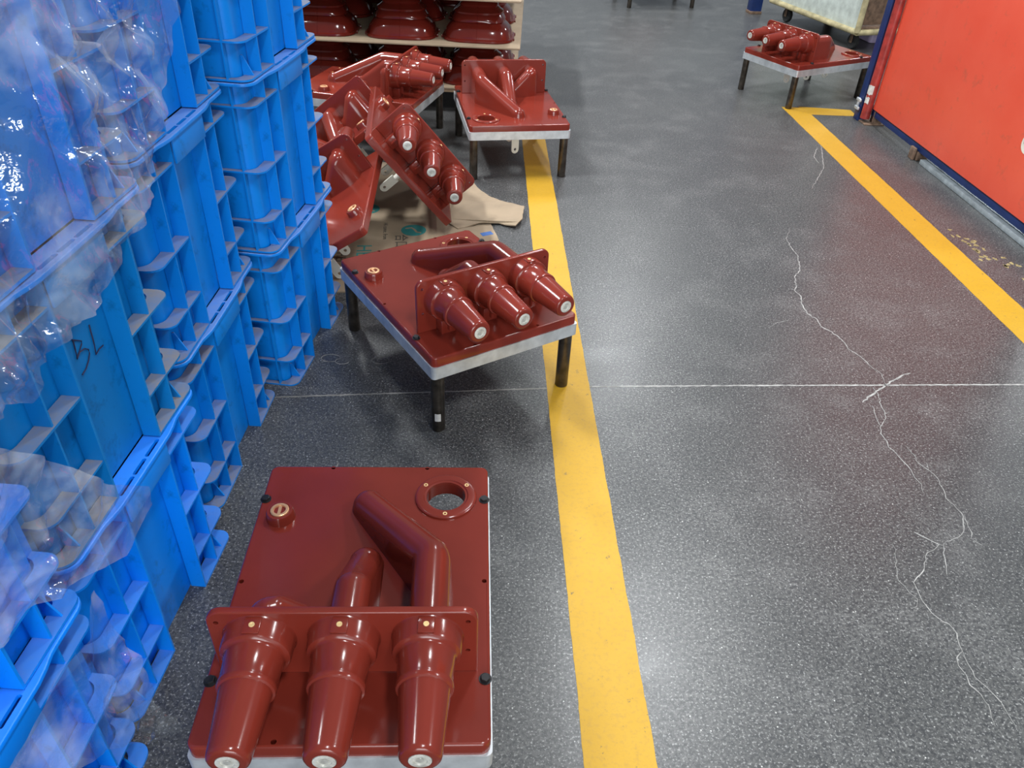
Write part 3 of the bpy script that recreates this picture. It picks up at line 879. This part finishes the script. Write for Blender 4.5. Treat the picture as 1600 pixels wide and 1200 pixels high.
# ------------------------------------------------------------------ pallet stack of flared red covers
def bell_mesh():
    levels = [(0, .198, .165), (.004, .201, .168), (.012, .200, .167), (.015, .190, .158), (.020, .188, .156), (.045, .180, .149), (.066, .160, .131), (.078, .142, .116), (.083, .138, .112), (.085, .146, .120), (.092, .147, .121), (.098, .143, .117),
              (.112, .132, .107), (.116, .128, .104), (.118, .135, .110), (.126, .135, .110), (.134, .120, .097), (.146, .104, .083), (.152, .108, .086), (.160, .104, .083), (.176, .080, .064), (.190, .072, .058), (.194, .060, .048)]
    n = 44; V, F = [], []; levels = [(z * 1.13, a, b) for z, a, b in levels]
    for z, a, b in levels:
        p = 3.4 if z < .1 else 2.8
        for k in range(n):
            t = 2 * PI * k / n; c, s = math.cos(t), math.sin(t)
            V.append((a * math.copysign(abs(c) ** (2 / p), c), b * math.copysign(abs(s) ** (2 / p), s), z))
    for i in range(len(levels) - 1):
        for k in range(n): F.append((i * n + k, i * n + (k + 1) % n, (i + 1) * n + (k + 1) % n, (i + 1) * n + k))
    F.append(tuple(range(n))); F.append(tuple(range((len(levels) - 1) * n, len(levels) * n)))
    return mesh('cover_body', V, F, 'bellred', 38), levels
ME_BELL, LV = bell_mesh()
V, F = tube([(0, -b * 1.002, z) for z, a, b in LV[2:-1]], .0013, 6); ME_SEAM = mesh('mould_seam', V, F, 'bellred', 40)
ME_NOTCH = box_me('rim_lug', (0, 0, .007), (.012, .010, .016), 'bellred', .002)
def cover():
    r = empty('insulator_cover'); place('cover_body', ME_BELL, r); place('mould_seam', ME_SEAM, r)
    for (x, y) in ((.198, .06), (.198, -.06), (-.198, .06), (-.198, -.06)): place('rim_lug', ME_NOTCH, r, (x, y, 0))
    return r
pal = tag(empty('wooden_pallet', (-.80, 5.18, 0)), 'wooden pallet under the stacked dark red covers', 'pallet')
ME_BOARD = box_me('board', (0, 0, .132), (1.46, .11, .018), 'wood', .002)
for k in range(9): place('board', ME_BOARD, pal, (0, -.60 + .15 * k, 0))
bl = box_me('block', (0, 0, .061), (.11, .12, .122), 'wood', .003)
for x in (-.60, 0, .60):
    for y in (-.57, 0, .57): place('block', bl, pal, (x, y, 0))
def flat_board(lab, z, x0, x1, y0, y1, name='cardboard_divider'):
    cx, cy = (x0 + x1) / 2, (y0 + y1) / 2
    bm = bmesh.new(); add_box(bm, (0, 0, .005), (x1 - x0, y1 - y0, .010), bev=.002)
    o = place(name, bm_mesh(name, bm, 'card', 40), None, (cx, cy, z)); tag(o, lab, 'cardboard')
flat_board('brown cardboard divider under the lower row of covers', .1415, -1.60, -.06, 4.52, 5.86)
flat_board('brown cardboard divider between the two rows of red covers', .3725, -1.60, -.042, 4.49, 5.86)
flat_board('brown cardboard divider on top of the upper row of covers', .604, -1.60, -.045, 4.50, 5.86)
names_x = ((-1.155, 'left'), (-.715, 'middle'), (-.283, 'right'))
cov = None
for tier, (z, tn) in enumerate(((.152, 'lower'), (.383, 'upper'))):
    for row, y in ((0, 4.715), (1, 5.18), (2, 5.64)):
        for x, xn in names_x:
            if row == 2: x -= .21
            if cov is None: cov = o = cover()
            else: o = copy_tree(cov)
            o.location = (x + random.uniform(-.006, .006), y, z); o.rotation_euler = (0, 0, random.uniform(-.03, .03))
            tag(o, f'glossy dark red flared cover, {xn} one in the {("front", "second line", "third line")[row]} of the {tn} pallet row', 'insulator cover', 'flared covers stacked on the pallet')

# ------------------------------------------------------------------ red panel partition on the right
PA, PB = Vector((2.045, 4.70, 0)), Vector((2.165, 3.10, 0))
pd = (PB - PA).normalized(); prz = math.atan2(pd.y, pd.x)
part = tag(empty('panel_partition', (PA.x, PA.y, 0), prz), 'orange-red sheet panel on a navy steel frame at the right', 'partition')
# local x runs along the panel toward the viewer, local y is into the wall side (+y = away from aisle)
place('panel', box_me('panel', (.885, .0, 1.09), (1.77, .012, 2.0), 'panel', .003), part)
place('lower_beam', box_me('lower_beam', (.865, .034, .075), (1.80, .05, .06), 'post', .004), part)
place('floor_rail', box_me('floor_rail', (1.20, .030, .013), (1.14, .055, .024), 'rail', .002), part)
bm = bmesh.new(); add_box(bm, (0, .034, .024), (.06, .06, .046), bev=.003); add_box(bm, (-.005, -.008, .033), (.05, .012, .062), bev=.002)
ft = bm_mesh('foot', bm, 'rust', 40)
for x in (.56, 1.72): place('foot', ft, part, (x, 0, 0))
place('upper_beam', box_me('upper_beam', (.865, .034, 2.06), (1.80, .05, .06), 'post', .004), part)
V, F = prism(lambda i: circ(0, 0, .044 - i, 30), [], 0, .0015, .0004, 2)
V = [(x, -.006 - z, y) for x, y, z in V]
stk = place('round_sticker', mesh('round_sticker', V, F, 'sticker', 40), part, (1.375, 0, .372))
for a, b in (((-.030, .006), (-.026, -.006)), ((-.026, -.006), (-.018, -.006)), ((-.018, -.006), (-.018, .006)), ((-.008, .005), (-.014, -.001)), ((-.014, -.001), (-.006, -.007))):
    V, F = tube([(a[0], -.0078, a[1]), (b[0], -.0078, b[1])], .0014, 6); place('sticker_print', mesh('sticker_print', V, F, 'print'), stk)

post = tag(empty('steel_post', (PA.x, PA.y, 0), prz), 'navy steel post with a worn red pipe strapped to it', 'post')
place('post_tube', box_me('post_tube', (-.092, -.022, 1.05), (.060, .055, 2.1), 'post', .004), post)
place('base_plate', box_me('base_plate', (-.055, .02, .004), (.16, .12, .008), 'rust', .002), post)
bm = bmesh.new(); add_box(bm, (-.015, .02, .055), (.05, .008, .10), bev=.002); add_box(bm, (.012, .035, .05), (.008, .06, .09), bev=.002)
place('bracket', bm_mesh('bracket', bm, 'rust', 40), post)
bm = bmesh.new(); add_box(bm, (-.10, -.044, .095), (.014, .035, .06), bev=.004); add_box(bm, (-.085, -.062, .072), (.05, .012, .018), bev=.003); add_box(bm, (-.085, -.062, .118), (.05, .012, .018), bev=.003)
place('clamp', bm_mesh('clamp', bm, 'galv', 40), post)
V, F = tube([(-.028, -.024, .028), (-.028, -.024, .11), (-.026, -.024, .30), (-.026, -.024, 1.0), (-.026, -.024, 2.1)], .027, 16)
pp = place('pipe', mesh('pipe', V, F, 'pipe', 40), post)
for z0, z1, a0, a1 in ((.168, .215, 2.6, 5.9), (.115, .150, 3.1, 5.6)):
    V, F = [], []
    for k in range(11):
        t = a0 + (a1 - a0) * k / 10
        for z in (z0 + random.uniform(-.006, .006), z1 + random.uniform(-.006, .006)):
            for r in (.0272, .0282): V.append((-.027 + r * math.cos(t), -.024 + r * math.sin(t), z))
    for k in range(10):
        a, b = 4 * k, 4 * k + 4
        for (p, q) in ((0, 1), (1, 3), (3, 2), (2, 0)): F.append((a + p, a + q, b + q, b + p))
    place('torn_tape', mesh('torn_tape', V, F, 'tape'), pp)

# ------------------------------------------------------------------ far right: cart with pale sheet side, rack post, tray
C0, C1 = Vector((2.49, 6.42, 0)), Vector((2.10, 7.60, 0)); cdv = (C1 - C0).normalized(); crz = math.atan2(cdv.y, cdv.x)
LC = (C1 - C0).length - .04
cart = tag(empty('steel_cart', (C0.x, C0.y, 0), crz), 'steel cart with pale sheet side and yellowed tube frame', 'cart')
# local x along the side away from viewer, local -y is into the cart body (right)
place('side_sheet', box_me('side_sheet', (LC / 2, -.010, .62), (LC - .05, .006, .92), 'cream', .001), cart)
for pts in ([(0, 0, .15), (LC, 0, .15)], [(0, 0, .15), (0, 0, 1.1)], [(LC, 0, .15), (LC, 0, 1.1)], [(0, 0, .15), (0, -.65, .15)], [(0, -.65, .15), (0, -.65, 1.1)], [(LC, 0, .15), (LC, -.65, .15)], [(0, -.65, .15), (LC, -.65, .15)]):
    V, F = tube(pts, .022, 12); place('frame_tube', mesh('frame_tube', V, F, 'tube', 40), cart)
place('end_sheet', box_me('end_sheet', (.06, -.33, .62), (.006, .60, .86), 'rust', .001), cart)
place('deck', box_me('deck', (LC / 2, -.325, .17), (LC - .05, .60, .02), 'rust', .002), cart)
V, F = lathe([(-.018, .030), (-.018, .050), (-.012, .056), (.012, .056), (.018, .050), (.018, .030)], 22, '-y')
ME_WHEEL = mesh('wheel', V, F, 'rubber', 40)
bm = bmesh.new()
for s in (-1, 1): add_box(bm, (0, s * .024, .09), (.032, .004, .09), bev=.001)
add_box(bm, (0, 0, .134), (.06, .06, .006), bev=.001)
ME_FORK = bm_mesh('fork', bm, 'rust', 40)
for x in (.14, LC - .14):
    for y in (-.10, -.55):
        c = place('caster', ME_FORK, cart, (x, y, 0)); place('wheel', ME_WHEEL, c, (0, 0, .056))
rp = tag(empty('rack_post', (2.035, 7.78, 0), .15), 'navy square rack post with a rusty foot at the top edge', 'post')
place('post_tube', box_me('post_tube', (0, 0, 1.1), (.10, .10, 2.2), 'post', .004), rp)
place('foot_plate', box_me('foot_plate', (0, 0, .012), (.11, .11, .024), 'rust', .002), rp)
tr = empty('plastic_tray', (2.92, 6.98, 0), .2); tag(tr, 'pale lilac plastic tray behind the cart by the navy post', 'tray')
V, F = prism(lambda i: rrect(.40, .30, .03, i), [rrect(.36, .26, .02)], 0.006, .10, .004, 2); place('tray_wall', mesh('tray_wall', V, F, 'lilac', 40), tr)
V, F = prism(lambda i: rrect(.37, .27, .02, i), [], 0, .01); place('tray_base', mesh('tray_base', V, F, 'lilac', 40), tr)
